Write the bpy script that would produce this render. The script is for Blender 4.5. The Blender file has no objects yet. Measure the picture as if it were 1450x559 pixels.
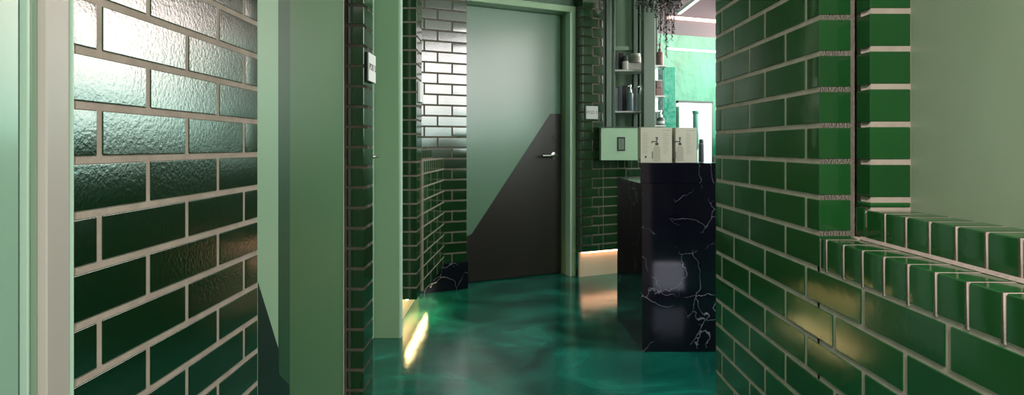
import bpy, bmesh, math, random
from mathutils import Vector, Matrix
random.seed(7)
S = bpy.context.scene
COL = S.collection
H = 0.985          # eye height
F = 860.0          # focal length in pixels of the 1450 px wide frame

def X(px, Y): return (px - 728.0) / F * Y
def Z(py, Y): return H - (py - 207.0) * Y / F

# ------------------------------------------------------------------ materials
def srgb(r, g, b):
    f = lambda c: (c/255/12.92) if c/255 <= .04045 else ((c/255+.055)/1.055)**2.4
    return (f(r), f(g), f(b), 1)

def mat(name, color, rough=.5, metal=0, coat=0, spec=.5, bump=None, noise=None, emis=None, trans=0, ior=1.5, coat_rough=.05):
    m = bpy.data.materials.new(name); m.use_nodes = True
    nt = m.node_tree; b = nt.nodes['Principled BSDF']
    b.inputs['Base Color'].default_value = color
    b.inputs['Roughness'].default_value = rough
    b.inputs['Metallic'].default_value = metal
    b.inputs['Coat Weight'].default_value = coat
    b.inputs['Coat Roughness'].default_value = coat_rough
    b.inputs['Specular IOR Level'].default_value = spec
    b.inputs['IOR'].default_value = ior
    b.inputs['Transmission Weight'].default_value = trans
    if emis:
        b.inputs['Emission Color'].default_value = emis[0]
        b.inputs['Emission Strength'].default_value = emis[1]
    tc = nt.nodes.new('ShaderNodeTexCoord')
    if noise:   # (scale, second colour, stretch)
        mp = nt.nodes.new('ShaderNodeMapping'); mp.inputs['Scale'].default_value = noise[2]
        n = nt.nodes.new('ShaderNodeTexNoise'); n.inputs['Scale'].default_value = noise[0]; n.inputs['Detail'].default_value = 4
        r = nt.nodes.new('ShaderNodeValToRGB')
        r.color_ramp.elements[0].position = .35; r.color_ramp.elements[1].position = .65
        r.color_ramp.elements[0].color = color; r.color_ramp.elements[1].color = noise[1]
        nt.links.new(tc.outputs['Object'], mp.inputs['Vector']); nt.links.new(mp.outputs[0], n.inputs['Vector'])
        nt.links.new(n.outputs['Fac'], r.inputs['Fac']); nt.links.new(r.outputs['Color'], b.inputs['Base Color'])
    if bump:    # list of (scale, strength, distance)
        prev = None
        for sc, st, di in bump:
            n = nt.nodes.new('ShaderNodeTexNoise'); n.inputs['Scale'].default_value = sc; n.inputs['Detail'].default_value = 2
            bp = nt.nodes.new('ShaderNodeBump'); bp.inputs['Strength'].default_value = st; bp.inputs['Distance'].default_value = di
            nt.links.new(tc.outputs['Object'], n.inputs['Vector']); nt.links.new(n.outputs['Fac'], bp.inputs['Height'])
            if prev: nt.links.new(prev.outputs[0], bp.inputs['Normal'])
            prev = bp
        nt.links.new(prev.outputs[0], b.inputs['Normal'])
        if coat: nt.links.new(prev.outputs[0], b.inputs['Coat Normal'])
    return m

def glaze_mat(name, dark, light, bumps, rough=.1, ior=1.55):
    """glazed brick: green varies from brick to brick through the 'tint' attribute"""
    m = mat(name, dark, rough, 0, 0, .6, bump=bumps, ior=ior)
    nt = m.node_tree; b = nt.nodes['Principled BSDF']
    at = nt.nodes.new('ShaderNodeAttribute'); at.attribute_name = 'tint'
    r = nt.nodes.new('ShaderNodeValToRGB')
    r.color_ramp.elements[0].color = dark; r.color_ramp.elements[1].color = light
    n = nt.nodes.new('ShaderNodeTexNoise'); n.inputs['Scale'].default_value = 9
    tc = nt.nodes.new('ShaderNodeTexCoord'); nt.links.new(tc.outputs['Object'], n.inputs['Vector'])
    mx = nt.nodes.new('ShaderNodeMix'); mx.data_type = 'FLOAT'; mx.inputs[0].default_value = .35
    nt.links.new(at.outputs['Fac'], mx.inputs[2]); nt.links.new(n.outputs['Fac'], mx.inputs[3])
    nt.links.new(mx.outputs[0], r.inputs['Fac']); nt.links.new(r.outputs['Color'], b.inputs['Base Color'])
    return m

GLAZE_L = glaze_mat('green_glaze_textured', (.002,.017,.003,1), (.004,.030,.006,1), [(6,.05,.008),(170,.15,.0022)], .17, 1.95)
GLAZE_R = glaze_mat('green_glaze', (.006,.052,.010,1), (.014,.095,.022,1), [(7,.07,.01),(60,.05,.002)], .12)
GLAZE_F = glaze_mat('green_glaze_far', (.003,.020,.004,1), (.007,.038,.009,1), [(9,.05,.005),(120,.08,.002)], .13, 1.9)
MORTAR = mat('mortar', (.50,.395,.345,1), .9, bump=[(300,.4,.002)], noise=(25,(.42,.325,.28,1),(1,1,1)))
MORTAR_K = mat('mortar_shaded_brown', (.11,.09,.068,1), .9, noise=(25,(.085,.07,.052,1),(1,1,1)))  # darker mortar copy with the first pier's shade put into its colour
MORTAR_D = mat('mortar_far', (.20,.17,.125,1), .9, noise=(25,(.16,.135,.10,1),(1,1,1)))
PAINT = mat('pale_green_paint', (.25,.37,.26,1), .32, noise=(2.2,(.28,.40,.29,1),(1,1,.15)))
PAINT_DOOR = mat('pale_green_door_lacquer', (.30,.47,.36,1), .24, coat=.3, coat_rough=.12, bump=[(2.5,.10,.02)])
PLASTER = mat('pale_green_plaster', (.34,.39,.27,1), .42, noise=(3,(.38,.43,.31,1),(1,1,1)), bump=[(6,.15,.01)])
PAINT_MID = mat('mid_green_paint', (.075,.16,.075,1), .35)
PAINT_DK = mat('dark_green_paint', (.022,.075,.035,1), .4)
PAINT_GREY = mat('grey_green_frame_paint', (.055,.085,.062,1), .38)
PAINT_GREY2 = mat('light_grey_green_post_paint', (.11,.16,.12,1), .4)
END_DOOR = mat('end_door_lacquer', (.10,.19,.125,1), .27, coat=.25, coat_rough=.15, bump=[(2.0,.08,.02)])
JAMB = mat('jamb_green_paint', (.20,.32,.185,1), .35)
PANEL_LT = mat('light_green_panel', (.34,.52,.35,1), .35)
DIAG_BROWN = mat('dark_brown_diagonal', (.020,.018,.015,1), .34, spec=.45)
TRIANGLE = mat('blackish_green_diagonal', (.006,.022,.016,1), .4)
EDGE = mat('pale_metal_edging', (.50,.44,.41,1), .35)
BEAD = mat('pale_bead', (.42,.58,.47,1), .25)
STEEL = mat('brushed_steel', (.6,.6,.58,1), .22, 1)
BLACK = mat('black_plastic', (.008,.008,.009,1), .3)
WHITE = mat('white_acrylic', (.75,.76,.74,1), .3)
GREYPL = mat('grey_acrylic',(.33,.35,.33,1),.35)
INK = mat('grey_ink', (.05,.05,.05,1), .5)
INKL = mat('pale_grey_ink', (.27,.26,.22,1), .6)
CARD = mat('cream_card', (.40,.385,.31,1), .55)
CARD_SIDE = mat('cream_card_shade', (.50,.49,.42,1), .55)
MAUVE = mat('mauve_grey_paint', (.075,.058,.068,1), .6)
CEIL = mat('ceiling_paint', (.35,.38,.34,1), .8)
BACK = mat('back_wall_paint', (.22,.30,.22,1), .7)
TOEKICK = mat('pale_toe_kick', (.52,.44,.32,1), .3)
LED_W = mat('warm_led', (1,.8,.6,1), .5, emis=((1,.72,.32,1), 60))
LED_O = mat('orange_led', (1,.6,.4,1), .5, emis=((1,.50,.30,1), 15))
LED_P = mat('pink_led', (1,.7,.6,1), .5, emis=((1,.62,.50,1), 3.5))
LED_C = mat('cool_led', (1,1,1,1), .5, emis=((.85,1,.96,1), 1.6))
GLOW_G = mat('green_reflected_glow', (.6,1,.8,1), .5, emis=((.62,1,.80,1), 1.3))  # glow standing in for light reflected by the mint wall
LAMP = mat('lamp_diffuser', (1,1,1,1), .5, emis=((1,.97,.90,1), 3))
GLOWBOX = mat('cool_box_glow', (1,1,1,1), .5, emis=((.75,.75,1,1), 1.9))

def pane_mat(name, lo, hi, s, z0, z1):
    m = bpy.data.materials.new(name); m.use_nodes = True; nt = m.node_tree
    b = nt.nodes['Principled BSDF']; b.inputs['Base Color'].default_value = (.5,.5,.5,1)
    g = nt.nodes.new('ShaderNodeNewGeometry'); sp = nt.nodes.new('ShaderNodeSeparateXYZ')
    mr = nt.nodes.new('ShaderNodeMapRange'); mr.inputs[1].default_value = z0; mr.inputs[2].default_value = z1
    r = nt.nodes.new('ShaderNodeValToRGB'); r.color_ramp.elements[0].color = lo; r.color_ramp.elements[1].color = hi
    nt.links.new(g.outputs['Position'], sp.inputs[0]); nt.links.new(sp.outputs[2], mr.inputs[0])
    nt.links.new(mr.outputs[0], r.inputs['Fac']); nt.links.new(r.outputs['Color'], b.inputs['Emission Color'])
    b.inputs['Emission Strength'].default_value = s
    return m
PANE = pane_mat('frosted_daylight_pane', (.24,.48,.41,1), (1,.86,.80,1), 11.0, 1.05, 2.1)
PANE2 = pane_mat('frosted_daylight_pane_side', (.30,.48,.44,1), (1,.95,.93,1), 10.0, 1.0, 1.7)

# epoxy floor
def floor_mat():
    m = bpy.data.materials.new('teal_resin_floor'); m.use_nodes = True; nt = m.node_tree
    b = nt.nodes['Principled BSDF']; tc = nt.nodes.new('ShaderNodeTexCoord')
    mp = nt.nodes.new('ShaderNodeMapping'); mp.inputs['Scale'].default_value = (1,1.5,1)
    n = nt.nodes.new('ShaderNodeTexNoise'); n.inputs['Scale'].default_value = 1.8; n.inputs['Detail'].default_value = 6
    n.inputs['Distortion'].default_value = 1.1
    r = nt.nodes.new('ShaderNodeValToRGB'); e = r.color_ramp.elements
    e[0].position = .33; e[0].color = (.001,.034,.025,1); e[1].position = .68; e[1].color = (.010,.165,.120,1)
    x = e.new(.5); x.color = (.004,.085,.062,1)
    nt.links.new(tc.outputs['Object'], mp.inputs[0]); nt.links.new(mp.outputs[0], n.inputs['Vector'])
    nt.links.new(n.outputs['Fac'], r.inputs['Fac']); nt.links.new(r.outputs['Color'], b.inputs['Base Color'])
    b.inputs['Roughness'].default_value = .10; b.inputs['IOR'].default_value = 1.55
    n1 = nt.nodes.new('ShaderNodeTexNoise'); n1.inputs['Scale'].default_value = 5; n1.inputs['Detail'].default_value = 1
    n2 = nt.nodes.new('ShaderNodeTexNoise'); n2.inputs['Scale'].default_value = 130; n2.inputs['Detail'].default_value = 2
    b1 = nt.nodes.new('ShaderNodeBump'); b1.inputs['Strength'].default_value = .10; b1.inputs['Distance'].default_value = .02
    b2 = nt.nodes.new('ShaderNodeBump'); b2.inputs['Strength'].default_value = .16; b2.inputs['Distance'].default_value = .003
    for q in (n1, n2): nt.links.new(tc.outputs['Object'], q.inputs['Vector'])
    nt.links.new(n1.outputs['Fac'], b1.inputs['Height']); nt.links.new(n2.outputs['Fac'], b2.inputs['Height'])
    nt.links.new(b1.outputs[0], b2.inputs['Normal']); nt.links.new(b2.outputs[0], b.inputs['Normal'])
    return m
FLOOR = floor_mat()

def marble_mat():
    m = bpy.data.materials.new('black_marble'); m.use_nodes = True; nt = m.node_tree
    b = nt.nodes['Principled BSDF']; tc = nt.nodes.new('ShaderNodeTexCoord')
    nz = nt.nodes.new('ShaderNodeTexNoise'); nz.inputs['Scale'].default_value = 3.2; nz.inputs['Detail'].default_value = 5
    mx = nt.nodes.new('ShaderNodeMix'); mx.data_type = 'VECTOR'; mx.inputs[0].default_value = .32
    nt.links.new(tc.outputs['Object'], nz.inputs['Vector'])
    nt.links.new(tc.outputs['Object'], mx.inputs[4]); nt.links.new(nz.outputs['Color'], mx.inputs[5])
    v = nt.nodes.new('ShaderNodeTexVoronoi'); v.feature = 'DISTANCE_TO_EDGE'; v.inputs['Scale'].default_value = 9
    nt.links.new(mx.outputs[1], v.inputs['Vector'])
    r = nt.nodes.new('ShaderNodeValToRGB'); e = r.color_ramp.elements
    e[0].position = 0; e[0].color = (.30,.31,.38,1); e[1].position = .014; e[1].color = (0,0,0,1)
    nt.links.new(v.outputs['Distance'], r.inputs['Fac'])
    n3 = nt.nodes.new('ShaderNodeTexNoise'); n3.inputs['Scale'].default_value = 5; n3.inputs['Detail'].default_value = 3
    r3 = nt.nodes.new('ShaderNodeValToRGB'); r3.color_ramp.elements[0].position = .45; r3.color_ramp.elements[1].position = .66
    nt.links.new(tc.outputs['Object'], n3.inputs['Vector']); nt.links.new(n3.outputs['Fac'], r3.inputs['Fac'])
    mul = nt.nodes.new('ShaderNodeMix'); mul.data_type = 'RGBA'; mul.blend_type = 'MULTIPLY'; mul.inputs[0].default_value = 1
    nt.links.new(r.outputs['Color'], mul.inputs[6]); nt.links.new(r3.outputs['Color'], mul.inputs[7])
    ad = nt.nodes.new('ShaderNodeMix'); ad.data_type = 'RGBA'; ad.blend_type = 'ADD'; ad.inputs[0].default_value = 1
    ad.inputs[7].default_value = (.0035,.0035,.0075,1)
    nt.links.new(mul.outputs[2], ad.inputs[6]); nt.links.new(ad.outputs[2], b.inputs['Base Color'])
    b.inputs['Roughness'].default_value = .08
    return m
MARBLE = marble_mat()

def teal_mat(name, a, c, rough=.25):
    m = mat(name, a, rough, noise=(3.0, c, (1.6,1.6,.5)), bump=[(9,.5,.03)])
    return m
TEAL = teal_mat('mint_wavy_wall', (.003,.12,.060,1), (.03,.20,.12,1))
TEAL_D = teal_mat('teal_column', (.0,.22,.14,1), (.005,.30,.20,1))
TEAL_DD = teal_mat('dark_teal_cabinet', (.0,.05,.04,1), (.0,.09,.07,1))

# ------------------------------------------------------------------ mesh helpers
class MB:
    """collects solids into one mesh; material slots by material"""
    def __init__(s): s.sm=[]; s.v=[]; s.f=[]; s.m=[]; s.t=[]; s.mats=[]
    def mi(s, m):
        if m not in s.mats: s.mats.append(m)
        return s.mats.index(m)
    def add(s, vs, fs, m, tint=.5, sm=True):
        o=len(s.v); i=s.mi(m); s.v += [tuple(v) for v in vs]
        for f in fs: s.f.append([o+k for k in f]); s.m.append(i); s.t.append(tint); s.sm.append(sm)
    def box(s, a, b, m, bev=0, M=None, tint=.5):
        a,b=[min(p,q) for p,q in zip(a,b)],[max(p,q) for p,q in zip(a,b)]
        if bev<=0:
            vs=[(x,y,z) for x in (a[0],b[0]) for y in (a[1],b[1]) for z in (a[2],b[2])]
            fs=[(0,1,3,2),(4,6,7,5),(0,4,5,1),(2,3,7,6),(0,2,6,4),(1,5,7,3)]
        else:
            bev=min(bev, *[(b[k]-a[k])*.45 for k in range(3)])
            vs=[]; idx={}
            for ax in range(3):           # for each axis-facing plane, 4 verts
                for sd in (0,1):
                    for p in (0,1):
                        for q in (0,1):
                            c=[0,0,0]; o1,o2=(ax+1)%3,(ax+2)%3
                            c[ax]=a[ax] if sd==0 else b[ax]
                            c[o1]=a[o1]+bev if p==0 else b[o1]-bev
                            c[o2]=a[o2]+bev if q==0 else b[o2]-bev
                            idx[(ax,sd,p,q)]=len(vs); vs.append(tuple(c))
            fs=[]
            def g(ax,c):  # c = corner signs xyz
                return idx[(ax,c[ax],c[(ax+1)%3],c[(ax+2)%3])]
            for ax in range(3):
                for sd in (0,1):
                    l=[idx[(ax,sd,p,q)] for p,q in ((0,0),(1,0),(1,1),(0,1))]
                    fs.append(l if sd else l[::-1])
            for ax in range(3):           # edges parallel to ax
                o1,o2=(ax+1)%3,(ax+2)%3
                for p in (0,1):
                    for q in (0,1):
                        c0=[0,0,0]; c0[ax]=0; c0[o1]=p; c0[o2]=q; c1=list(c0); c1[ax]=1
                        l=[g(o1,c0),g(o1,c1),g(o2,c1),g(o2,c0)]
                        if (p+q)%2==0: l=l[::-1]
                        fs.append(l)
            for x in (0,1):
                for y in (0,1):
                    for z in (0,1):
                        l=[g(0,(x,y,z)),g(1,(x,y,z)),g(2,(x,y,z))]
                        if (x+y+z)%2==0: l=l[::-1]
                        fs.append(l)
        if M: vs=[M@Vector(v) for v in vs]
        s.add(vs,fs,m,tint,bev>0)
    def prism(s, pts, z0, z1, m, M=None):      # polygon in xy (ccw) extruded in z
        n=len(pts); vs=[(p[0],p[1],z0) for p in pts]+[(p[0],p[1],z1) for p in pts]
        fs=[list(range(n))[::-1], list(range(n,2*n))]+[(i,(i+1)%n,n+(i+1)%n,n+i) for i in range(n)]
        if M: vs=[M@Vector(v) for v in vs]
        s.add(vs,fs,m)
    def lathe(s, c, prof, m, n=24, M=None):    # prof: (r,z)
        vs=[];fs=[]
        for r,z in prof:
            for k in range(n):
                a=2*math.pi*k/n; vs.append((c[0]+r*math.cos(a), c[1]+r*math.sin(a), c[2]+z))
        for j in range(len(prof)-1):
            for k in range(n):
                fs.append((j*n+k, j*n+(k+1)%n, (j+1)*n+(k+1)%n, (j+1)*n+k))
        fs.append(list(range(n))[::-1]); fs.append([(len(prof)-1)*n+k for k in range(n)])
        if M: vs=[M@Vector(v) for v in vs]
        s.add(vs,fs,m)
    def tube(s, pts, r, m, n=10):
        pts=[Vector(p) for p in pts]; vs=[];fs=[]
        for i,p in enumerate(pts):
            d=(pts[min(i+1,len(pts)-1)]-pts[max(i-1,0)]).normalized()
            a=d.orthogonal().normalized() if i==0 else (a-d*a.dot(d)).normalized()
            b=d.cross(a)
            rr=r[i] if isinstance(r,(list,tuple)) else r
            for k in range(n):
                t=2*math.pi*k/n; vs.append(p+a*math.cos(t)*rr+b*math.sin(t)*rr)
        for j in range(len(pts)-1):
            for k in range(n): fs.append((j*n+k,j*n+(k+1)%n,(j+1)*n+(k+1)%n,(j+1)*n+k))
        fs.append(list(range(n))[::-1]); fs.append([(len(pts)-1)*n+k for k in range(n)])
        s.add(vs,fs,m)
    def build(s, name, parent=None, smooth=False, wn=False, tint=False):
        me=bpy.data.meshes.new(name)
        # recentre so the origin is at the base centre
        if parent is None:
            xs=[v[0] for v in s.v]; ys=[v[1] for v in s.v]; zs=[v[2] for v in s.v]
            o=Vector(((min(xs)+max(xs))/2,(min(ys)+max(ys))/2,min(zs)))
        else: o=Vector(parent['_base']) if '_base' in parent else Vector((0,0,0))
        me.from_pydata([Vector(v)-o for v in s.v],[],s.f)
        for m in s.mats: me.materials.append(m)
        for p,i,q in zip(me.polygons,s.m,s.sm): p.material_index=i; p.use_smooth=(smooth or wn) and q
        if tint:
            at=me.attributes.new('tint','FLOAT','FACE')
            for i,t in enumerate(s.t): at.data[i].value=t
        me.update()
        ob=bpy.data.objects.new(name,me); COL.objects.link(ob)
        if parent is None: ob.location=o; ob['_base']=tuple(o)
        else: ob.parent=parent; ob['_base']=tuple(o)
        if wn:
            w=ob.modifiers.new('wn','WEIGHTED_NORMAL'); w.weight=80
        if smooth and not wn:
            try: me.set_sharp_from_angle(angle=math.radians(35))
            except Exception: pass
        return ob

def struct(o): o['kind']='structure'; return o
def thing(name, loc, label, cat, group=None):
    o=bpy.data.objects.new(name,None); COL.objects.link(o); o.empty_display_size=.05
    o.location=loc; o['_base']=tuple(loc); o['label']=label; o['category']=cat
    if group: o['group']=group
    return o
def tag(o,label,cat,group=None):
    o['label']=label; o['category']=cat
    if group: o['group']=group
    return o

def text_part(name, body, size, M, mt, parent, depth=.0006):
    cu=bpy.data.curves.new(name,'FONT'); cu.body=body; cu.size=size; cu.extrude=depth; cu.align_x='CENTER'; cu.align_y='CENTER'
    to=bpy.data.objects.new('tmp',cu); COL.objects.link(to); bpy.context.view_layer.update()
    me=bpy.data.meshes.new_from_object(to.evaluated_get(bpy.context.evaluated_depsgraph_get()))
    bpy.data.objects.remove(to)
    b=Vector(parent['_base'])
    me.transform(Matrix.Translation(-b)@M); me.materials.clear(); me.materials.append(mt)
    o=bpy.data.objects.new(name,me); COL.objects.link(o); o.parent=parent; o['_base']=tuple(b)
    return o

def frame_at(o, u, n):   # local x = u, local y = up (z), local z = n (towards viewer)
    u=Vector(u).normalized(); n=Vector(n).normalized(); up=Vector((0,0,1))
    M=Matrix((( u.x,up.x,n.x,o[0]),(u.y,up.y,n.y,o[1]),(u.z,up.z,n.z,o[2]),(0,0,0,1)))
    return M

BEV=.002
JT=.010      # joint width
def courses(mb, mt, M, L, zlines, thick, jfun, glaze, tmin=.1,tmax=1, bev=BEV, jt=JT, start_gap=0, end_gap=0, ex=None):
    """bricks in local frame: x along wall 0..L, y depth (front at y=0, body to +thick), z world height.
       jfun(row) -> list of joint positions"""
    for i in range(len(zlines)-1):
        z0,z1=zlines[i]+jt/2, zlines[i+1]-jt/2
        js=[-jt/2+start_gap]+sorted(j for j in jfun(i) if jt+start_gap<j<L-jt)+[L+jt/2-end_gap]
        for a,b in zip(js[:-1],js[1:]):
            if b-a < jt*1.6: continue
            if ex and ex(a,b,z0,z1): continue
            mb.box((a+jt/2,0,z0),(b-jt/2,thick,z1),glaze,bev,M,random.uniform(tmin,tmax))

def wallM(o, u):
    """x along u (2D), y = into the wall (left-hand normal of u rotated so that the viewer side is -y), z up"""
    ux,uy=u; l=math.hypot(ux,uy); ux/=l; uy/=l
    return Matrix(((ux,-uy,0,o[0]),(uy,ux,0,o[1]),(0,0,1,0),(0,0,0,1)))

def lines(anchor,pitch,z0,z1):
    k0=math.ceil((z0-anchor)/pitch-.01); k1=math.floor((z1-anchor)/pitch+.01)
    return [anchor+pitch*k for k in range(k0,k1+1)], k0

CZ=2.5   # ceiling height
# ------------------------------------------------------------------ floor, ceiling, outer shell
b=MB(); b.box((-1.6,-3.0,-.06),(2.6,7.2,0),FLOOR); struct(b.build('floor'))
b=MB(); b.box((-1.6,-3.0,CZ),(2.6,7.2,CZ+.06),CEIL); struct(b.build('ceiling'))
b=MB(); b.box((-1.6,-3.06,0),(2.6,-3.0,CZ),BACK); struct(b.build('wall_back'))
b=MB(); b.box((-1.66,-3.0,0),(-1.6,7.2,CZ),BACK); struct(b.build('wall_outer_left'))
b=MB(); b.box((-1.6,7.2,0),(2.6,7.26,CZ),BACK); struct(b.build('wall_far'))

# outer wall of the reception with window openings (right, out of frame)
WX=2.3
WINS=[(-.2,3.10),(3.85,6.40)]; WZ0,WZ1=1.02,2.42
b=MB()
b.box((WX,-3,0),(WX+.12,7.2,WZ0),BACK); b.box((WX,-3,WZ1),(WX+.12,7.2,CZ),BACK)
ys=[-3,WINS[0][0],WINS[0][1],WINS[1][0],WINS[1][1],7.2]
for a,c in ((ys[0],ys[1]),(ys[2],ys[3]),(ys[4],ys[5])): b.box((WX,a,WZ0),(WX+.12,c,WZ1),BACK)
struct(b.build('wall_outer_right'))
for k,(y0,y1) in enumerate(WINS):
    b=MB()
    for a,c in ((y0,y0+.04),(y1-.04,y1)): b.box((WX+.02,a,WZ0),(WX+.09,c,WZ1),PAINT_GREY)
    for a,c in ((WZ0,WZ0+.04),(WZ1-.04,WZ1)): b.box((WX+.02,y0+.04,a),(WX+.09,y1-.04,c),PAINT_GREY)
    nm=4 if k==0 else 2
    for j in range(1,nm):
        yy=y0+(y1-y0)*j/nm; b.box((WX+.03,yy-.015,WZ0+.04),(WX+.08,yy+.015,WZ1-.04),PAINT_GREY)
    w=struct(b.build('window_%d'%(k+1)))
    p=MB(); p.box((WX+.05,y0+.04,WZ0+.04),(WX+.06,y1-.04,WZ1-.04),PANE2 if k==0 else PANE); p.build('pane',w)

# ------------------------------------------------------------------ left near: door_1, edging and brick wall
XL=-.58
YL0,YL1=XL*F/(98-728), XL*F/(365-728)     # .792 .. 1.374
b=MB()
b.box((XL-.30,YL0+.001,0),(XL-.0015,YL1-.001,CZ),MORTAR)
zl,k0=lines(.9666,.0738,0,CZ)
zl=[0]+zl if zl[0]>.02 else zl
def jl(i):
    k=i+k0
    if k%2==0: base=1.0075; js=[base+.2275*n for n in range(-4,6)]    # joints in world Y
    else: base=.8540+.0; js=[base+.2275*n for n in range(-4,6)]
    return [ (YL1-y) for y in js]
# local x runs from far to near so that the viewer side is the corridor (+X world)
# direction u=(0,1): into-wall normal (-1,0)
ML=wallM((XL,YL0),(0,1))
def jl2(i):
    k=i+k0
    base = .8508 if k%2==0 else .9640
    return [base+.2275*n-YL0 for n in range(-4,6)]
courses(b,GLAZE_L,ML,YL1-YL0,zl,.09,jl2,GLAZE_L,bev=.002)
struct(b.build('wall_left',wn=True,tint=True))

b=MB(); b.box((XL-.05,X(80,1)*0+.7485,0),(XL+.004,YL0-.0035,CZ),EDGE,.0015)
b.box((XL-.05,YL0-.0033,0),(XL+.007,YL0-.0003,CZ),BEAD,.0008)
struct(b.build('trim_1'))
# frame of door_1
b=MB()
b.box((XL-.12,.731,0),(XL-.006,.7480,CZ),PAINT,.002)
b.box((XL-.12,.7265,0),(XL-.002,.7305,CZ),BEAD,.001)
b.box((XL-.12,.7215,0),(XL-.012,.7260,CZ),PAINT_GREY2,.001)
struct(b.build('trim_2'))
d=MB(); d.box((XL-.10,-.08,.008),(XL-.006,.7205,CZ-.3),PAINT_DOOR,.003); d1=struct(d.build('door_1'))
b=MB(); b.box((XL-.14,-.08,CZ-.3),(XL-.0,.7205,CZ),PAINT); struct(b.build('trim_3'))
b=MB(); b.box((XL-.2,-3,0),(XL,-.085,CZ),PAINT); struct(b.build('wall_left_behind'))

# ------------------------------------------------------------------ left middle: architrave, recessed door_2, trims
YA1=XL*F/(395-728)                      # 1.498
b=MB(); b.box((XL-.2,YL1+.001,0),(XL-.001,YA1,CZ),PANEL_LT,.002)
jam=struct(b.build('trim_4'))
# dark diagonal field on the architrave face, a thin dark sheet
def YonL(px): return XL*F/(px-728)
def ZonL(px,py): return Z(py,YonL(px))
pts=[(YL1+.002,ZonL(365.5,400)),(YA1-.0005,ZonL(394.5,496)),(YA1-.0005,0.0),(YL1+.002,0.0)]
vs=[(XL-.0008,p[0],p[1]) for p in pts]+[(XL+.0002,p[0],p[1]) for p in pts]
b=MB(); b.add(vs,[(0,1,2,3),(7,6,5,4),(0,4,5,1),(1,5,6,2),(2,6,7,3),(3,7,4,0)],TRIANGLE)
tp=b.build('dark_diagonal',jam); tp['label']='dark diagonal field at the foot of the frame'
XR=-.612
b=MB()
b.box((XR-.03,YA1+.001,0),(XR,-XR*F/(728-410.5),CZ),PAINT_DK)
jr=struct(b.build('trim_5'))
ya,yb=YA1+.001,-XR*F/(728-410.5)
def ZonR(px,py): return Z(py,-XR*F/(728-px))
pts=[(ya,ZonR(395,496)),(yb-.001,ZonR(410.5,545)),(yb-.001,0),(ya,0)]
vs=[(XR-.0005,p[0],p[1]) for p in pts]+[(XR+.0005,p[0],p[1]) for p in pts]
b=MB(); b.add(vs,[(0,1,2,3),(7,6,5,4),(0,4,5,1),(1,5,6,2),(2,6,7,3),(3,7,4,0)],TRIANGLE); b.build('dark_diagonal',jr)
YD2=2.19
d=MB(); d.box((XR-.045,yb+.004,.006),(XR-.002,YD2-.004,CZ-.3),PAINT_MID,.002); d2=struct(d.build('door_2'))
b=MB(); b.box((XR-.045,YA1+.001,CZ-.3+.004),(XR-.002,YD2,CZ),PAINT_MID); struct(b.build('trim_6'))
# trims in front of first pier (facing camera)
b=MB()
Yt=YD2
b.box((X(466,Yt),Yt,0),(X(474.5,Yt),Yt+.03,CZ),PAINT_GREY2,.001)
b.box((X(475,Yt),Yt-.004,0),(X(477,Yt),Yt+.03,CZ),BEAD,.001)
b.box((X(477.2,Yt),Yt+.002,0),(X(481.5,Yt),Yt+.03,CZ),PAINT_GREY2,.001)
b.box((X(481.8,Yt),Yt-.002,0),(X(484,Yt),Yt+.03,CZ),EDGE,.001)
struct(b.build('trim_7'))

# first brick pier
P1Y=2.247; P1X0=-.76; P1X1=X(515,P1Y); P1Y2=P1X1*F/(528-728)
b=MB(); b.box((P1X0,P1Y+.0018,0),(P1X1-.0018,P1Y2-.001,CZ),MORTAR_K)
zl,_=lines(.0823,.075,0,CZ)
zl=[.0073]+zl if zl[0]>.05 else zl
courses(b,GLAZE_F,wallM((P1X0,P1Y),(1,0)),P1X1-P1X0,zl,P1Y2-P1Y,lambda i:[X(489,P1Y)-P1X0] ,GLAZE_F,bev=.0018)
struct(b.build('wall_left_first_pier',wn=True,tint=True))

# POD 3 sign on the corridor face
def sign(px_note, o, u, n, w, h, body, label, tsize, back=None, face=None):
    M=frame_at(o,u,n); t=thing('wall_sign',o,label,'sign')
    p=MB(); p.box((-w/2,-h/2,0),(w/2,h/2,.010),back or BLACK,.001,M); p.build('backing',t)
    p=MB(); p.box((-w/2+.001,-h/2+.001,.0101),(w/2-.001,h/2-.001,.015),face or WHITE,.001,M); p.build('face_plate',t,wn=True)
    if body: text_part('lettering',body,tsize,M@Matrix.Translation((0,0,.0153)),INK,t)
    return t
sy=(2.262+2.375)/2
sign(0,(P1X1+.001,sy,Z(96.5,sy)),(0,1,0),(1,0,0),.112,.108,'POD 3','square white sign reading POD 3 on the side of the nearest brick pier','sign' and .036)

# ------------------------------------------------------------------ pod 3 door opening
JY=H*F/272.0                      # 3.114
b=MB(); b.box((-.90,JY,0),(X(565,JY),JY+.05,CZ),JAMB,.002)
b.box((X(565.2,JY),JY+.001,0),(X(567.6,JY),JY+.05,CZ),BEAD,.0008)
struct(b.build('trim_8'))
b=MB(); d=MB(); XD3=-.716
d.box((XD3-.045,P1Y2+.005,.006),(XD3,JY-.004,2.1),PAINT_DOOR,.002)
d3=struct(d.build('door_3'))
hy=2.81; hz=Z(222,hy)
m=MB(); m.tube([(XD3,hy,hz),(XD3+.050,hy,hz),(XD3+.061,hy+.008,hz),(XD3+.063,hy+.02,hz),(XD3+.063,hy+.12,hz)],.0085,STEEL,12)
m.lathe((0,0,0),[(.026,0),(.026,.006),(.022,.008)],STEEL,24,frame_at((XD3,hy,hz),(0,1,0),(1,0,0)))
hh=m.build('door_handle',d3,smooth=True)
b=MB(); b.box((XD3-.045,P1Y2+.005,2.105),(XD3,JY-.002,CZ),PAINT); struct(b.build('trim_9'))

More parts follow.
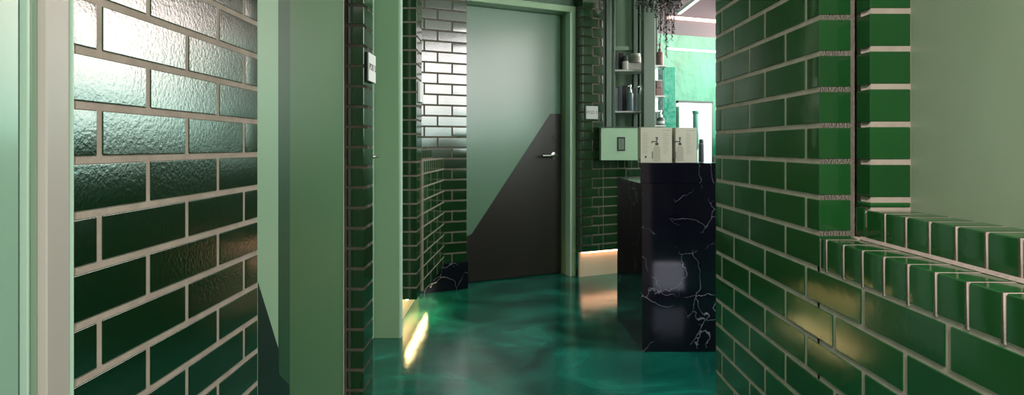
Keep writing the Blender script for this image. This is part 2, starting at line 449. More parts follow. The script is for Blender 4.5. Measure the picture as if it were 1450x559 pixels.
# second brick pier (pod 4) and low wall with stepped coping behind it
P2Y=3.258; P2X0=-.80; P2X1=X(590,P2Y); P2Y2=3.44; BZ=.163
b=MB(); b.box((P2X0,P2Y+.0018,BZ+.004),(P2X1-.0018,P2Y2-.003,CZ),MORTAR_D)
zl,_=lines(.9013,.075,BZ-.02,CZ); zl[0]=BZ-.005 if zl[0]<BZ+.03 else zl[0]
if zl[0]>BZ+.03: zl=[BZ-.005]+zl
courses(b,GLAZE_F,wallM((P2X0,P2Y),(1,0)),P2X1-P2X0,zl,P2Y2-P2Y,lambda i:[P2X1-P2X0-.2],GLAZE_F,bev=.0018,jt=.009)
struct(b.build('wall_left_second_pier',wn=True,tint=True))
sy2=3.345
sign(0,(P2X1+.001,sy2,Z(131,sy2)),(0,1,0),(1,0,0),.115,.112,None,'white sign plate seen edge-on on the brick pier next to the end door',.03,WHITE)

# end wall frame: origin O, direction u (26 degrees)
AN=math.radians(26); U=(math.cos(AN),math.sin(AN)); O=(-.33,4.23)
def E(s,t=0):     # s along wall, t towards the viewer
    return (O[0]+U[0]*s+U[1]*t, O[1]+U[1]*s-U[0]*t)
# low side wall
C=(-.4786,4.158); SD=(C[0]-P2X1,C[1]-P2Y); SL=math.hypot(*SD)
MS=wallM((P2X1,P2Y),SD)    # viewer on the right hand (+X) side
LEDGE=.905
b=MB()
b.box((P2Y2-P2Y,.0005,BZ+.004),(SL-.003,.30,LEDGE-.0005),MORTAR_D,0,MS)
b.box((P2Y2-P2Y,.0755,LEDGE-.08),(SL-.003,.30,LEDGE+.0582),MORTAR_D,0,MS)
zl,_=lines(LEDGE-.075,.075,BZ-.01,LEDGE-.07)
zl=[BZ-.005]+[z for z in zl if z>BZ+.03]
courses(b,GLAZE_F,MS,SL,zl,.09,lambda i:[.19+(.11 if i%2 else 0)+.22*k for k in range(-1,6)],GLAZE_F,.5,1,jt=.009,start_gap=P2Y2-P2Y+.004,bev=.0012)
zc=[LEDGE-.075,LEDGE]
courses(b,GLAZE_F,MS,SL,zc,.10,lambda i:[.185+.063*k for k in range(20)],GLAZE_F,.5,1,jt=.009,start_gap=P2Y2-P2Y+.004,bev=.0012)
MS2=MS@Matrix.Translation((0,.075,0))
courses(b,GLAZE_F,MS2,SL,[LEDGE,LEDGE+.06],.10,lambda i:[.205+.063*k for k in range(20)],GLAZE_F,.5,1,jt=.009,start_gap=P2Y2-P2Y+.004,bev=.0012)
struct(b.build('wall_left_low',wn=True,tint=True))
b=MB(); b.box((.19,.22,LEDGE),(SL+.1,.30,CZ),PLASTER,0,MS); struct(b.build('wall_left_recess'))

# toe kick recess and warm strip under the side wall
b=MB(); b.box((-.66,P2Y+.05,0),(-.636,4.10,BZ-.006),TOEKICK); struct(b.build('baseboard_left'))
m=MB(); m.box((-.588,P2Y+.035,BZ-.012),(-.576,4.02,BZ-.0055),LED_W)
t=tag(m.build('light_strip'),'warm LED strip tucked under the brickwork beside the pod 3 doorway','light strip')
m=MB(); m.box((-.66,P2Y+.02,0),(-.640,P2Y+.05,BZ-.006),TOEKICK)

# ------------------------------------------------------------------ end wall left of the door
ME=wallM(O,U)
b=MB()
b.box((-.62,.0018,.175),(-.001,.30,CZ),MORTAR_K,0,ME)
zl,k0=lines(1.773,.0726,.17,CZ)
def je(i):
    return [ (-.2305 if (i%2)==(EP) else -.115)+ .22*k +.62 for k in range(-3,1)]
EP=0
def jend(i):
    # joints measured: one row type 599..641 | 641..663 ; other 599..617 | 617..663
    k=(i+k0)
    s=.0
    a=[-.1075,-.3075] if k%2==0 else [-.213,-.413]
    return [q+.62 for q in a]
courses(b,GLAZE_F,ME@Matrix.Translation((-.62,0,0)),.62,zl,.10,jend,GLAZE_F,.1,.9,jt=.009,bev=.002)
struct(b.build('wall_end_left',wn=True,tint=True))
b=MB(); b.box((-.55,-.03,0),(-.001,.2,.186),MARBLE,.001,ME); struct(b.build('baseboard_end'))
SW=.84; FR=.887
# frame
b=MB()
b.box((SW,-.006,0),(FR,.20,2.046),JAMB,.002,ME)
b.box((SW-.006,-.010,0),(SW+.006,.06,2.0),BEAD,.0015,ME)
b.box((.0,-.004,2.0),(FR-.0005,.20,2.046),JAMB,.002,ME)
struct(b.build('trim_10'))
b=MB(); b.box((.0,.02,2.048),(FR+.0,.25,CZ),PAINT_DK,0,ME); struct(b.build('wall_end_above_door'))
# door leaf
DD=.126
d=MB(); d.box((.004,DD,.008),(SW-.008,DD+.045,1.998),END_DOOR,.002,ME); d4=struct(d.build('door_4'))
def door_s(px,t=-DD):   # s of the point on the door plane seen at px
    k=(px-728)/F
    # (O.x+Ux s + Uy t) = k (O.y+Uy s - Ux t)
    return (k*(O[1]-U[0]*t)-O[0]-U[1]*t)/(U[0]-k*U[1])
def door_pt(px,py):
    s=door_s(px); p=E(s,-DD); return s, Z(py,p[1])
pl=[door_pt(665,335),door_pt(779,161),(SW-.009,door_pt(793,161)[1]),(SW-.009,.009),(.005,.009),(.005,door_pt(663,338)[1])]  # thin dark sheet over the door below a slanted edge
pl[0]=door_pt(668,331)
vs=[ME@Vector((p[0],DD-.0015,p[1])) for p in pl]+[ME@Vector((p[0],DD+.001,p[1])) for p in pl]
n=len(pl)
b=MB(); b.add(vs,[list(range(n)),list(range(n,2*n))[::-1]]+[(i,n+i,n+(i+1)%n,(i+1)%n) for i in range(n)],DIAG_BROWN)
q=b.build('dark_diagonal',d4); q['label']='dark brown diagonal lower field of the door'
s5,z5=door_pt(783,198); p5=E(s5,-DD+.002)
text_part('number','5',.085,frame_at((p5[0],p5[1],z5),(U[0],U[1],0),(U[1],-U[0],0)),mat('number_black',(.004,.004,.004,1),.6),d4)
hs,hz=door_pt(784,220)
m=MB()
def em(s,y,z): return tuple(ME@Vector((s,y,z)))
m.tube([em(hs,DD,hz),em(hs,DD-.045,hz),em(hs-.006,DD-.055,hz),em(hs-.02,DD-.058,hz),em(hs-.13,DD-.058,hz)],.009,STEEL,12)
m.lathe((0,0,0),[(.027,0),(.027,.006),(.023,.008)],STEEL,24,frame_at(em(hs,DD-.0015,hz),(U[0],U[1],0),(U[1],-U[0],0)))
m.build('door_handle',d4,smooth=True)

# ------------------------------------------------------------------ pier right of the door and low brick wall
PT=.099; PL=1.05; PZ=.19
MP=ME@Matrix.Translation((FR+.001,-PT,0))
b=MB()
b.box((.0018,.0018,PZ+.004),(.1805,PT+.15,CZ),MORTAR_K,0,MP)
b.box((.17,.0018,PZ+.004),(PL,PT+.15,.880),MORTAR_K,0,MP)
zl,k0=lines(1.311,.0709,PZ-.01,CZ)
zl=[PZ]+[z for z in zl if z>PZ+.03]
zc=[z for z in zl if z<.83]; zc.append(.885)
j1=lambda i:[.085 if i%2 else .145]
courses(b,GLAZE_F,MP,.182,zl,.12,j1,GLAZE_F,.0,.5,jt=.009,bev=.002)
courses(b,GLAZE_F,MP@Matrix.Translation((.182+.005,0,0)),PL-.182,[z for z in zl if z<.82],.12,lambda i:[(.11 if i%2 else 0)+.21*k for k in range(1,5)],GLAZE_F,.0,.5,jt=.009,bev=.002)
zz=[z for z in zl if z<.82][-1]
courses(b,GLAZE_F,MP@Matrix.Translation((.182+.005,0,0)),PL-.182,[zz,.885],.12,lambda i:[.066*k for k in range(1,15)],GLAZE_F,.0,.5,jt=.007,bev=.002)
struct(b.build('wall_end_right',wn=True,tint=True))
b=MB(); b.box((.0,.045,0),(.9,.065,PZ-.004),TOEKICK,0,MP); struct(b.build('baseboard_right'))
m=MB(); m.box((.01,.018,PZ-.008),(.85,.028,PZ-.001),LED_O,0,MP)
tag(m.build('light_strip'),'orange-glowing LED strip under the brick pier right of the end door','light strip')
# POD 5 sign
sp=MP@Vector((0,0,0)); 
def pier_s(px):
    k=(px-728)/F; o=MP@Vector((0,0,0)); return (k*o.y-o.x)/(U[0]-k*U[1])
s0=pier_s(837.0); o=MP@Vector((s0,0,0)); zz5=Z(159.5,o.y)
sign(0,(o.x,o.y,zz5),(U[0],U[1],0),(U[1],-U[0],0),.108,.098,'POD 5','square grey sign reading POD 5 on the brick pier right of the end door',.034,GREYPL,GREYPL)

# ------------------------------------------------------------------ low pale box / display partition right of the pier
YB=4.50
t=thing('low_partition',(X(879,YB),YB+.1,Z(227,YB)),'low pale green panel with a small dark switch, left of the two cartons','partition')
p=MB(); p.box((X(851,YB),YB,Z(227,YB)),(X(912,YB),YB+.10,Z(181,YB)),PANEL_LT,.003); p.build('panel',t,wn=True)
p=MB(); p.box((X(850.5,YB),YB-.004,Z(181,YB)+.0005),(X(912,YB),YB+.10,Z(179.5,YB)),PAINT_GREY,.001); p.build('top_cap',t)
p=MB(); p.box((X(874,YB),YB-.006,Z(213.5,YB)),(X(885,YB),YB-.0002,Z(194,YB)),BLACK,.001); sw=p.build('switch_plate',t)
p=MB(); p.box((X(875.3,YB),YB-.009,Z(212,YB)),(X(883.5,YB),YB-.0062,Z(196,YB)),PAINT_GREY2,.001); p.build('switch',sw)

# frames, posts and back panel of the display
def post(px0,px1,Y,dep,z0,m,name,label,py_top=None):
    p=MB(); p.box((X(px0,Y),Y,z0),(X(px1,Y),Y+dep,CZ-.002),m,.003); return p.build(name)
ZP=Z(179.5,YB)+.001
k=struct(post(850.5,858,4.62,.10,.88,PAINT_GREY,'trim_11',''))
k=struct(post(858.5,866,4.60,.10,ZP,PAINT_GREY2,'trim_12',''))
k=struct(post(866.5,871,4.68,.10,.88,PAINT_DK,'trim_13',''))
b=MB(); b.box((X(868,5.0),5.0,.0),(X(904,5.0),5.04,CZ),PAINT); struct(b.build('wall_display_back'))
b=MB(); b.box((X(868,4.98),4.955,Z(72,4.98)),(X(899,4.98),4.998,Z(66,4.98)),BEAD,.003); struct(b.build('trim_14'))
k=struct(post(897,903,4.90,.08,0,PAINT_GREY,'trim_15',''))
k=struct(post(903.3,905,4.92,.06,0,PAINT_DK,'trim_16',''))
k=struct(post(905.3,911,4.90,.08,0,PAINT_GREY,'trim_17',''))
k=struct(post(911.6,928,4.56,.10,0,PAINT_GREY2,'trim_18',''))

# shelves (glass/steel)
def shelf(px0,px1,py,Y,dep,label):
    z=Z(py,Y); t=thing('shelf',((X(px0,Y)+X(px1,Y))/2,Y+dep/2,z-.012),label,'shelf','display shelves')
    p=MB(); p.prism([(X(px0,Y),Y+.0),(X(px1,Y),Y),(X(px1,Y)-.03,Y+dep),(X(px0,Y),Y+dep)],z-.012,z,STEELP); p.build('board',t)
    p=MB(); a=X(px0,Y)+.02
    vs=[(a,Y+dep,z-.012),(a,Y+.03,z-.012),(a,Y+dep,z-.075)]
    p.add(vs+[(v[0]+.006,v[1],v[2]) for v in vs],[(0,1,2),(5,4,3),(0,3,4,1),(1,4,5,2),(2,5,3,0)],PAINT_GREY); p.build('bracket',t)
    return z
STEELP=mat('pale_shelf_metal',(.42,.42,.40,1),.3,.3)
YS=4.70
zs1=shelf(869,918,98.5,YS,.20,'upper left metal shelf carrying black and grey packages')
zs2=shelf(866,918,157,YS,.20,'lower left metal shelf carrying two pump bottles')
zr1=shelf(924,944,92,YS,.18,'top metal shelf right of the green post')
zr2=shelf(924,943,135,YS,.18,'middle metal shelf right of the green post')
zr3=shelf(924,943,177,YS,.18,'lowest metal shelf right of the green post')

NAVY=mat('navy_card',(.02,.026,.034,1),.5); SLATE=mat('slate_card',(.05,.065,.08,1),.5); SLATE2=mat('light_slate_card',(.10,.13,.14,1),.5)
TIN=mat('grey_tin',(.30,.28,.26,1),.35); TINL=mat('pale_tin',(.50,.48,.46,1),.35)
GLASSY=mat('frosted_bottle',(.16,.23,.26,1),.2); CAP=mat('silver_cap',(.75,.76,.76,1),.25,.6)
BROWN=mat('brown_pink_bottle',(.14,.075,.07,1),.3); BOXP=mat('brown_pink_card',(.22,.12,.11,1),.5); LBL=mat('pale_label',(.5,.5,.47,1),.5)
YI=YS+.05
def pbox(px0,px1,pt,zb,m,Y,label,dep=.05,lid=None,name='product_box',cat='box',grp='packages on the display shelves'):
    z1=Z(pt,Y); t=thing(name,((X(px0,Y)+X(px1,Y))/2,Y+dep/2,zb+.0005),label,cat,grp)
    p=MB(); zt=z1-(.012 if lid else 0)
    p.box((X(px0,Y),Y,zb+.0005),(X(px1,Y),Y+dep,zt),m,.002); p.build('body',t,wn=True)
    if lid: p=MB(); p.box((X(px0,Y)-.001,Y-.001,zt+.0003),(X(px1,Y)+.001,Y+dep+.001,z1),lid,.002); p.build('lid',t,wn=True)
    return t,z1
pbox(869,876,76,zs1,NAVY,YI+.03,'black box at the left end of the upper shelf',.07)
pbox(876.3,884,74.5,zs1,BLACK,YI+.05,'taller black box beside it on the upper shelf, behind the clear jar',.07)
def jar(px,r_px,pt,zb,Y,label,mb,ml,cat='jar',name='jar',grp=None,frac=.62):
    cx=X(px,Y); r=r_px*Y/F; z1=Z(pt,Y); h=z1-zb
    t=thing(name,(cx,Y,zb+.0005),label,cat,grp)
    p=MB(); p.lathe((cx,Y,zb+.0005),[(r*.93,0),(r,.004),(r,h*frac-.006),(r*.9,h*frac)],mb,24); p.build('body',t,smooth=True)
    p=MB(); p.lathe((cx,Y,zb+h*frac+.001),[(r*.86,0),(r*.86,h*(1-frac)-.005),(r*.8,h*(1-frac)-.001)],ml,24); p.build('lid',t,smooth=True)
jar(885.5,4.6,79,zs1,YI,'pale jar with dark lid on the upper shelf in front of the black boxes',TINL,NAVY)
_,zt=pbox(890,910,89,zs1,TINL,YI,'wide pale grey box on the upper shelf under the round tin',.06)
jar(900,8,76,zt+.0003,YI+.03,'round grey tin on top of the pale grey box',TIN,TINL,'tin','tin',None,.75)
pbox(866.5,875,124,zs2,SLATE2,YI+.03,'light slate box at the left end of the lower shelf',.07)
pbox(875.3,881,122,zs2,SLATE,YI+.04,'narrow slate box in the middle of the dark boxes on the lower shelf',.07)
pbox(881.3,888,121.5,zs2,NAVY,YI+.06,'dark box right behind the first pump bottle',.07)
pbox(892,902,124,zs2,SLATE,YI+.10,'dark slate box between the two pump bottles',.05)
def pump(px,r_px,py_body,pt,zb,Y,label,mb,grp='pump bottles on the display shelves',mc=CAP,lab=None):
    cx=X(px,Y); r=r_px*Y/F; z1=Z(pt,Y); zbod=Z(py_body,Y); h=zbod-zb
    t=thing('pump_bottle',(cx,Y,zb+.0005),label,'bottle',grp)
    p=MB(); p.lathe((cx,Y,zb+.0005),[(r*.92,0),(r,.004),(r,h-.014),(r*.8,h-.005),(r*.42,h)],mb,28); p.build('body',t,smooth=True)
    hh=z1-zbod
    p=MB(); p.lathe((cx,Y,zbod+.001),[(r*.48,0),(r*.48,hh*.35),(r*.2,hh*.38),(r*.2,hh*.72),(r*.4,hh*.74),(r*.4,hh*.98)],mc,20)
    p.tube([(cx,Y,zbod+hh*.85),(cx-r*.5,Y-r*.4,zbod+hh*.88),(cx-r*.95,Y-r*.7,zbod+hh*.76)],r*.16,mc,8); p.build('pump',t,smooth=True)
    if lab:
        p=MB(); p.lathe((cx,Y,zb+h*.2),[(r*1.01,0),(r*1.01,h*.35)],lab,28); p.build('label_band',t,smooth=True)
pump(892.5,4.4,131,120,zs2,YI,'blue-grey pump bottle, left of the pair on the lower shelf',GLASSY)
pump(907,4.6,132,121,zs2,YI,'pale pump bottle, right of the pair on the lower shelf',mat('pale_frosted_bottle',(.28,.36,.30,1),.2))
pump(934.5,5.2,73,62,zr1,YS+.06,'brown bottle on the top shelf right of the green post',BROWN,mc=BROWN)
_,zt=pbox(929,938,124.5,zr2,BOXP,YS+.05,'lower brown-pink box on the middle shelf right of the post',.05)
pbox(929.5,937.5,113,zt+.0003,BROWN,YS+.05,'brown-pink box with pale lid, on top of the other one',.05,lid=LBL)
pump(935.5,5.4,166,156,zr3,YS+.06,'dark squat bottle with pale cap on the lowest shelf right of the post',SLATE,lab=LBL)
m=MB(); m.box((X(928.6,4.97),4.97,Z(158,4.97)),(X(931.3,4.97),4.99,Z(96,4.97)),LED_C); tag(m.build('light_strip'),'cool white vertical light strip behind the shelves right of the green post','light strip')
struct(post(922,931.5,5.0,.03,0,PAINT_GREY,'trim_19',''))

# ------------------------------------------------------------------ marble counter
CYF=H*F/291.; CX0=X(909.2,CYF); CYB=3.508; CXB=X(874,CYB); CZT=.806
t=thing('reception_counter',((CX0+1.1)/2,(CYF+CYB)/2,0),'black marble reception counter with white veins at the end of the right wall','counter')
p=MB(); p.prism([(CX0,CYF),(1.30,CYF-.0),(1.30,CYB),(CXB,CYB)],0,CZT-.0203,MARBLE); p.build('body',t)
p=MB(); p.prism([(CX0-.001,CYF-.001),(1.30,CYF-.001),(1.30,CYB),(CXB-.001,CYB)],CZT-.020,CZT,MARBLE); p.build('countertop',t)
p=MB(); ZU=Z(230.8,CYF+.02); p.prism([(X(906.5,CYF+.02),CYF+.02),(1.28,CYF+.02),(1.28,CYF+.24),(X(906.5,CYF+.24)+.003,CYF+.24)],CZT+.0003,ZU,MARBLE); p.build('raised_ledge',t)

# cartons with a pump bottle picture
PRINT=mat('printed_bottle_beige',(.29,.28,.22,1), .6); PRINTD=mat('printed_black',(.02,.02,.018,1),.6)
def carton(x0,Yc,w,h,dep,rot,label,cxf,zb,bx):
    M=Matrix.Translation((x0,Yc,zb))@Matrix.Rotation(rot,4,'Z')
    t=thing('product_carton',(x0,Yc,zb),label,'carton','cream cartons on the counter')
    p=MB(); p.box((0,0,.0004),(w,dep,h),CARD,.0012,M); p.build('box',t)
    # printed picture: thin inks on the front
    p=MB(); e=-.0004
    def r(a,b,c,d,m,e0=e): p.box((a,e0,c),(b,.0002,d),m,0,M)
    r(bx-.017,bx+.017,.008,.072,PRINT)
    p2=[(bx-.017,.072),(bx+.017,.072),(bx+.008,.084),(bx-.008,.084)]
    vs=[(q[0],e,q[1]) for q in p2]+[(q[0],.0002,q[1]) for q in p2]
    p.add([M@Vector(v) for v in vs],[(0,1,2,3),(7,6,5,4),(0,4,5,1),(1,5,6,2),(2,6,7,3),(3,7,4,0)],PRINT)
    p.build('bottle_picture',t)
    p=MB()
    r(bx-.008,bx+.008,.086,.097,PRINTD); r(bx-.0022,bx+.0022,.097,.122,PRINTD); r(bx-.006,bx+.006,.113,.1165,PRINTD)
    r(bx-.024,bx,.101,.106,PRINTD); r(bx-.026,bx-.021,.096,.104,PRINTD); r(bx-.006,bx+.006,.120,.1245,PRINTD)
    p.build('pump_picture',t)
    p=MB(); r(bx-.0235,bx-.0195,.020,.055,PRINTD); p.build('vertical_mark',t)
    if w>.12:
        p=MB(); r(bx-.058,bx-.050,.024,.034,PRINTD); p.build('square_mark',t)
        p=MB()
        for i in range(11):
            z=h-.030-.0095*i; r(.010,.010+random.uniform(.020,.030),z,z+.0028,INKL)
        p.build('small_print',t)
    p=MB()
    for i in range(11):
        z=h-.030-.0095*i; r(bx+.030,min(w-.008,bx+.030+random.uniform(.018,.030)),z,z+.0028,INKL)
    r(min(w-.035,bx+.028),w-.008,h-.016,h-.0125,INKL)
    p.build('small_print',t)
    p=MB(); p.box((-.0005,.012,.008),(.0002,.018,.022),PRINTD,0,M); p.box((-.0005,.024,.008),(.0002,.030,.022),PRINTD,0,M); p.build('side_mark',t)
Yc=CYF+.03; zb=ZU+.0005; hC=Z(180.5,Yc)-zb
carton(X(907,Yc),Yc,X(951.5,Yc)-X(907,Yc),hC,.07,0,'cream carton with a pump bottle picture, left of the two on the counter',0,zb,.079)
Y2=CYF+.04
carton(X(956.5,Y2),Y2,X(987,Y2)-X(956.5,Y2),hC,.085,math.radians(3),'cream carton with a pump bottle picture, right of the two on the counter',0,zb,.022)
# dark bottle behind carton
jar(993,3.4,197,zb-.0005,CYF+.16,'dark slim bottle on the counter right of the cartons',NAVY,BLACK,'bottle','dark_bottle',None,.8)

# ------------------------------------------------------------------ reception back: mint wall, mauve bulkhead, strips, lit mirror
A0=(X(925,5.95),5.95); A1=(X(1060,6.35),6.35)
ux,uy=A1[0]-A0[0],A1[1]-A0[1]; MW=wallM(A0,(ux,uy)); LW=math.hypot(ux,uy)
def wp(px,py):     # local (x,z) on that wall
    k=(px-728)/F; l=LW; dx,dy=ux/l,uy/l
    s=(k*A0[1]-A0[0])/(dx-k*dy); return s, Z(py,A0[1]+dy*s)
zt=wp(985,51.5)[1]
b=MB(); b.box((-.6,0,0),(LW+.25,.08,zt),TEAL,0,MW); struct(b.build('wall_reception'))
b=MB(); b.box((-.6,-.0,zt),(LW+.25,.08,CZ),MAUVE,0,MW); struct(b.build('wall_reception_upper'))
s0,z0=wp(944,23); s1,z1=wp(1020,33)
zz=(z0+z1)/2
m=MB(); m.box((s0,-.03,zz-.012),(s1+.3,-.001,zz+.012),LED_P,0,MW); tag(m.build('light_strip'),'pink LED line high on the mauve wall in the reception','light strip')
s0,zz=wp(944,69)
m=MB(); m.box((s0,-.02,zz-.012),(s1+.3,-.001,zz+.008),GLOW_G,0,MW); tag(m.build('light_strip'),'pale green glow added as the reflected light line on the mint wall','light strip')  # glowing band added in place of a reflection in the wall
# ceiling light bar (white diagonal)
Yb=5.0; zc=CZ-.09
def onz(px,py,z): Y=(H-z)*F/(py-207); return (X(px,Y),Y,z)
p0=Vector(onz(958,20,2.21)); p1=Vector(onz(992,-6,2.21)); dirv=(p1-p0); ln=dirv.length
Mb=wallM((p0.x,p0.y),(dirv.x,dirv.y))@Matrix.Translation((0,0,2.21))
t=thing('ceiling_light_bar',tuple(p0),'white linear light bar hanging diagonally under the reception ceiling','lamp')
p=MB(); p.box((0,0,0),(ln*1.5,.04,.03),WHITE,.003,Mb); p.build('housing',t)
p=MB(); p.box((.01,.006,-.003),(ln*1.5-.01,.034,-.0002),LED_C,0,Mb); p.build('diffuser',t)
for q_ in (.1,ln*1.4):
    p=MB(); p.box((q_,.018,.0302),(q_+.004,.022,CZ-2.21-.002),STEEL,0,Mb); p.build('suspension_wire',t)

# teal column and dark cabinet
Yk=5.7
b=MB(); b.box((X(940,Yk),Yk,0),(X(957,Yk),Yk+.14,Z(95,Yk)),TEAL_D,.003); tag(b.build('teal_column'),'teal column standing between the shelves and the mint wall','column')
b=MB(); b.box((X(924,Yk-.1),Yk-.1,0),(X(940,Yk-.1),Yk+.05,Z(98,Yk-.1)),TEAL_DD,.003); tag(b.build('dark_cabinet'),'dark teal upright cabinet just behind the display shelves','cabinet')
# illuminated mirror leaning on the mint wall
s0,zt1=wp(957.5,146); s1,_=wp(1003,146); zb1=.60
t=thing('lit_mirror',tuple(MW@Vector(((s0+s1)/2,-.03,zb1))),'white-framed illuminated mirror on the mint wall in the reception','mirror')
p=MB()
fw=.045
p.box((s0,-.05,zt1-fw*.8),(s1,-.002,zt1),LED_C,0,MW); p.box((s1-fw,-.05,zb1),(s1,-.002,zt1-fw*.8),LED_C,0,MW); p.box((s0,-.05,zb1),(s0+.05,-.002,zt1-fw*.8),WHITE,0,MW)
p.build('lit_frame',t)
p=MB(); p.box((s0+.05,-.02,zb1),(s1-fw,-.004,zt1-fw*.8),mat('mirror_glass',(.72,.86,.82,1),.12,.35),0,MW); p.build('glass',t)
p=MB(); p.box((s0-.01,-.052,zt1+.0004),(s1+.02,-.002,zt1+.022),BLACK,0,MW); p.box((s1+.0004,-.052,zb1),(s1+.02,-.002,zt1),PAINT_GREY,0,MW); p.build('outer_rim',t)
# shelf and dispensers in front of the mirror
# low counter of the wash stand
s2,zc2=wp(1003,221)
b=MB(); b.box((s1+.021,-.25,0),(LW-.27,-.005,zc2),mat('taupe_cabinet',(.12,.10,.09,1),.5),.003,MW); tag(b.build('wash_stand'),'low taupe cabinet beside the lit mirror','cabinet')
m_gl=mat('clear_grey_glass',(.10,.22,.20,1),.15)
t=thing('glass_dispenser',tuple(MW@Vector((s0+.16,-.16,.0))),'tall teal glass dispenser on a stand before the lit mirror','dispenser')
sc,zc3=wp(971,158)
p=MB(); p.lathe((0,0,0),[(.055,0),(.055,.02),(.012,.03),(.012,.95)],STEEL,20,MW@Matrix.Translation((sc,-.16,0))); p.build('stand',t,smooth=True)
p=MB(); p.lathe((0,0,.951),[(.02,0),(.028,.02),(.028,zc3-.951-.03),(.036,zc3-.951-.02),(.036,zc3-.951)],m_gl,20,MW@Matrix.Translation((sc,-.16,0))); p.build('cylinder',t,smooth=True)

# ------------------------------------------------------------------ trailing plant from the ceiling
LEAF=mat('dark_trailing_leaf',(.004,.009,.004,1),.7,noise=(30,(.008,.014,.006,1),(1,1,1))); STEM=mat('dark_stem',(.02,.018,.012,1),.7)
YP=4.25
t=thing('hanging_plant',(X(935,YP),YP,Z(-18,YP)),'dark trailing plant hanging above the display shelves','plant')
p=MB(); p.lathe((X(935,YP),YP,Z(-14,YP)),[(.07,0),(.11,.02),(.13,.10),(.12,.10),(.10,.09)],BLACK,28); p.build('pot',t,smooth=True)
p=MB(); zp=Z(-14,YP)
for a in (0,2.1,4.2): p.tube([(X(935,YP)+.12*math.cos(a),YP+.12*math.sin(a),zp+.10),(X(935,YP),YP,CZ-.002)],.0015,STEM,6)
p.build('hanger',t)
strands=[(902,12),(905,24),(909,16),(914,9),(916,17),(921,10),(925,14),(928,26),(932,42),(935,62),(938,34),(941,50),(944,82),(947,44),(949,30),(951,58),(954,48),(956,22),(958,16),(961,12),(964,7),(907,8),(912,13),(919,6),(923,18),(930,20),(937,24),(940,15),(946,22),(952,13),(955,34),(936,44),(943,60)]
p=MB(); q=MB()
for i,(px,py) in enumerate(strands):
    y=YP+random.uniform(-.09,.09); x1=X(px,y); zt_=Z(py,y); x0=X(935,YP)+(x1-X(935,YP))*.62; top=zp+.11
    pts=[]; 
    N=14
    for k in range(N+1):
        f=k/N
        if f<.3: g=f/.3; xx=x0+(x1-x0)*g; zz_=top+.02*math.sin(g*math.pi)-(top-Z(-6,y))*g
        else: g=(f-.3)/.7; xx=x1+.003*math.sin(g*7+i); zz_=Z(-6,y)+(zt_-Z(-6,y))*g
        pts.append((xx,y,zz_))
    p.tube(pts,.0016,STEM,5)
    for j in range(len(pts)-1):
        a=Vector(pts[j]); c=Vector(pts[j+1]); nn=max(2,int((c-a).length/.0075))
        for l in range(nn):
            o=a.lerp(c,l/nn); an=random.uniform(0,6.28); sz=random.uniform(.010,.018)*(1.5 if j<6 else 1)
            d_=Vector((math.cos(an),math.sin(an),-.7)).normalized(); w_=d_.cross(Vector((0,0,1))).normalized()*sz*.45
            n_=d_.cross(w_).normalized()*.0012
            o2=o+d_*sz*.5; e_=o+d_*sz*1.3
            q.add([o,o2+w_+n_,e_,o2-w_+n_,o2-n_],[(0,1,2),(0,2,3),(0,4,1),(1,4,2),(2,4,3),(3,4,0)],LEAF)
p.build('stems',t); q.build('leaves',t)

# ------------------------------------------------------------------ right wall: bricks with pier, stepped coping and plaster recess
XRW=.635; YR1=XRW*F/285.; YRC=1.264; XH=.7055; YH=1.204; XP=.787; YN=.30
MR=wallM((XRW,YR1),(0,-1))       # local x = YR1 - Y ; into wall = +X
b=MB()
m_=.0016
b.box((XRW+m_,YRC+m_,0),(.88,YR1-.002,CZ),MORTAR)
b.box((XRW+m_,YN,0),(.88,YRC+.01,.7925),MORTAR)
b.box((XH-.003,YN,.790),(.8,YRC-.03,.8016),MORTAR)
b.box((XH-.003,YRC-.03,.790),(.8,YRC-.002,.7985),MORTAR)
b.box((XH+.0028,YN,.79),(.88,YRC-.002,.8545),MORTAR)
b.box((XH+.0025,YH+m_,.85),(.88,YRC+.01,CZ),MORTAR)
b.box((XH-.004,YRC-.006,.7905),(XH+.003,YRC+.02,CZ),MORTAR)
zl,k0=lines(.8035,.075,0,CZ)
def jr_(i):
    k=i+k0-0
    z=zl[i]
    idx=round((z-.7285)/.075)
    ja=[1.2055+.2175*n for n in range(-5,4)]; jb=[1.1066+.2165*n for n in range(-5,5)]
    return [YR1-y for y in (ja if idx%2==0 else jb)]
# lower rows (full length, below the coping)
low=[z for z in zl if z<.74]
low=[0.0 if low[0]>.001 else low[0]]+low[(0 if low[0]>.03 else 1):]
zl=low+[z for z in zl if z>=.74]
nlow=len(low)
courses(b,GLAZE_R,MR,YR1-YN,zl[:nlow],.10,jr_,GLAZE_R,.2,1)
# rows of the far part up to the ceiling: end at the pier corner
up=zl[nlow-1:]
def jr_up(i): return [j for j in jr_(i+nlow-1) if j<YR1-YRC-.03]
courses(b,GLAZE_R,MR,YR1-YRC,up[:2],XH-XRW-.002,lambda i:[j for j in jr_up(i)],GLAZE_R,.2,1)
for i in range(1,len(up)-1):
    courses(b,GLAZE_R,MR,YR1-YRC,[up[i],up[i+1]],XH-XRW-.004,lambda _:[j for j in jr_up(i)],GLAZE_R,.2,1)
# second step of the pier
courses(b,GLAZE_R,wallM((XH,YH),(1,0)),XP-XH,[z for z in up if z>.86] and [.8580]+[z for z in up if z>.87],.047,lambda i:[],GLAZE_R,.2,1)
b.box((XH,1.2245,.802),(XH+.03,YRC-.008,.861),GLAZE_R,.002,None,.3)
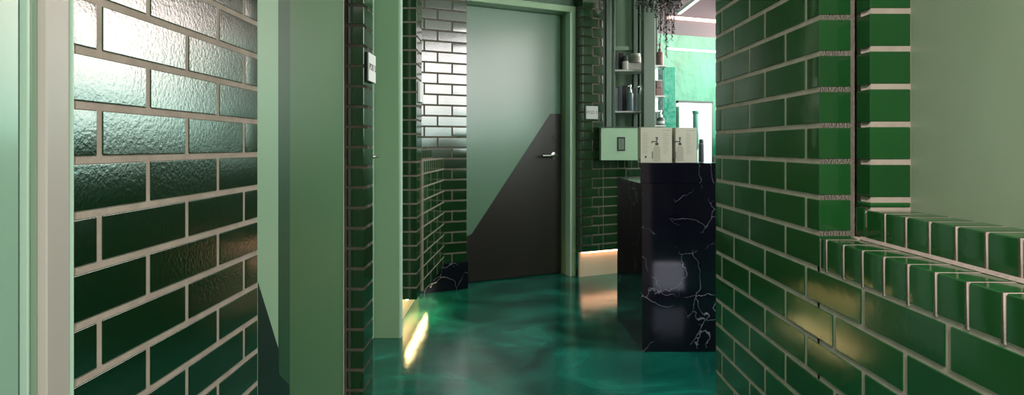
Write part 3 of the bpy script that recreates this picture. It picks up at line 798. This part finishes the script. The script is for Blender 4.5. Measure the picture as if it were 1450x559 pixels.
# coping course one and two
zz0=.7285
def cop(x0,ys,z0,z1,dep,jt_):
    jt=.007
    for y_ in ys[1:]: b.box((x0+.0004,y_-jt/2-.001,z0),(x0+dep-.005,y_+jt/2+.001,z1-.0003),MORTAR)
    for a,c in zip(ys[:-1],ys[1:]):
        b.box((x0,min(a,c)+jt/2,z0+.0035),(x0+dep,max(a,c)-jt/2,z1),GLAZE_R,.0022,None,random.uniform(.3,1))
ys1=[YRC-.005,1.246+.0]+[1.246-.0642*k-.036 for k in range(0,16)]
ys1=[1.262,1.2365]+[1.2365-.0640*k for k in range(1,16)]
cop(XRW,[y for y in ys1 if y>YN],.7285,.795,.085,.009)
ys2=[1.214,1.1975+.02][:1]+[1.2185-.0005]
ys2=[1.2195-.0622*k for k in range(0,16)]
cop(XH,[y for y in ys2 if y>YN],.797,.857,.10,.009)
wr=struct(b.build('wall_right',wn=True,tint=True))
b=MB(); b.box((XP,YN,.8515),(.88,YH+.006,CZ),PLASTER); struct(b.build('wall_right_recess'))
b=MB(); b.box((.80,-3,0),(.88,YN-.001,CZ),BACK); struct(b.build('wall_right_behind'))

# ------------------------------------------------------------------ lamps
def downlight(x,y,power,label,size=.12,col=(1,.96,.9),spot=True):
    t=thing('ceiling_downlight_or_added_lamp',(x,y,CZ-.012),label,'lamp','recessed ceiling downlights and added lamps')
    p=MB(); p.lathe((x,y,CZ-.012),[(.05,.0),(.062,.0),(.065,.006),(.065,.0115),(.05,.0115)],WHITE,28); p.build('trim_ring',t,smooth=True)
    p=MB(); p.lathe((x,y,CZ-.008),[(.048,0),(.048,.004)],LAMP,28); p.build('diffuser',t)
    l=bpy.data.lights.new('downlight','AREA'); l.shape='DISK'; l.size=size; l.energy=power; l.color=col; l.spread=math.radians(150)
    o=bpy.data.objects.new('downlight_lamp',l); COL.objects.link(o); o.parent=t; o.location=(0,0,-.006)
downlight(.10,.35,7,'round ceiling downlight above the near end of the corridor')
downlight(.0,2.35,3.5,'round ceiling downlight above the middle of the corridor')
downlight(.30,-.75,75,'round ceiling downlight behind the viewpoint')
downlight(1.55,5.0,3,'unseen green lamp added to brighten the mint wall',col=(.55,1,.8))  # green lamps put in only to light the mint wall
downlight(1.9,5.6,4,'second unseen green lamp added to brighten the wall by the lit mirror',col=(.50,1,.78))
# unseen glowing box added to give the counter its square reflection
m=thing('unseen_glow_box',(1.01,1.82,0),'unseen glowing box added behind the right wall for the counter reflection','lamp')
p=MB(); p.box((.915,1.80,0),(1.105,1.90,.055),BLACK,.003); p.build('base',m)
p=MB(); p.box((.920,1.805,.0555),(1.100,1.895,.22),GLOWBOX,.004); p.build('glow_body',m)

# ------------------------------------------------------------------ world, camera, view
w=bpy.data.worlds.new('World'); S.world=w; w.use_nodes=True
w.node_tree.nodes['Background'].inputs[0].default_value=(.7,.85,.8,1); w.node_tree.nodes['Background'].inputs[1].default_value=.15
cam=bpy.data.cameras.new('Camera'); co=bpy.data.objects.new('Camera',cam); COL.objects.link(co); S.camera=co
co.location=(0,0,H); co.rotation_euler=(math.pi/2,0,0)
cam.sensor_width=36; cam.lens=F/1450*36; cam.shift_x=-3/1450; cam.shift_y=-72.5/1450; cam.clip_start=.02
S.view_settings.view_transform='Standard'; S.view_settings.look='None'; S.view_settings.exposure=0; S.view_settings.gamma=1
S.view_settings.use_curve_mapping=False
for o in bpy.data.objects:
    if '_base' in o: del o['_base']
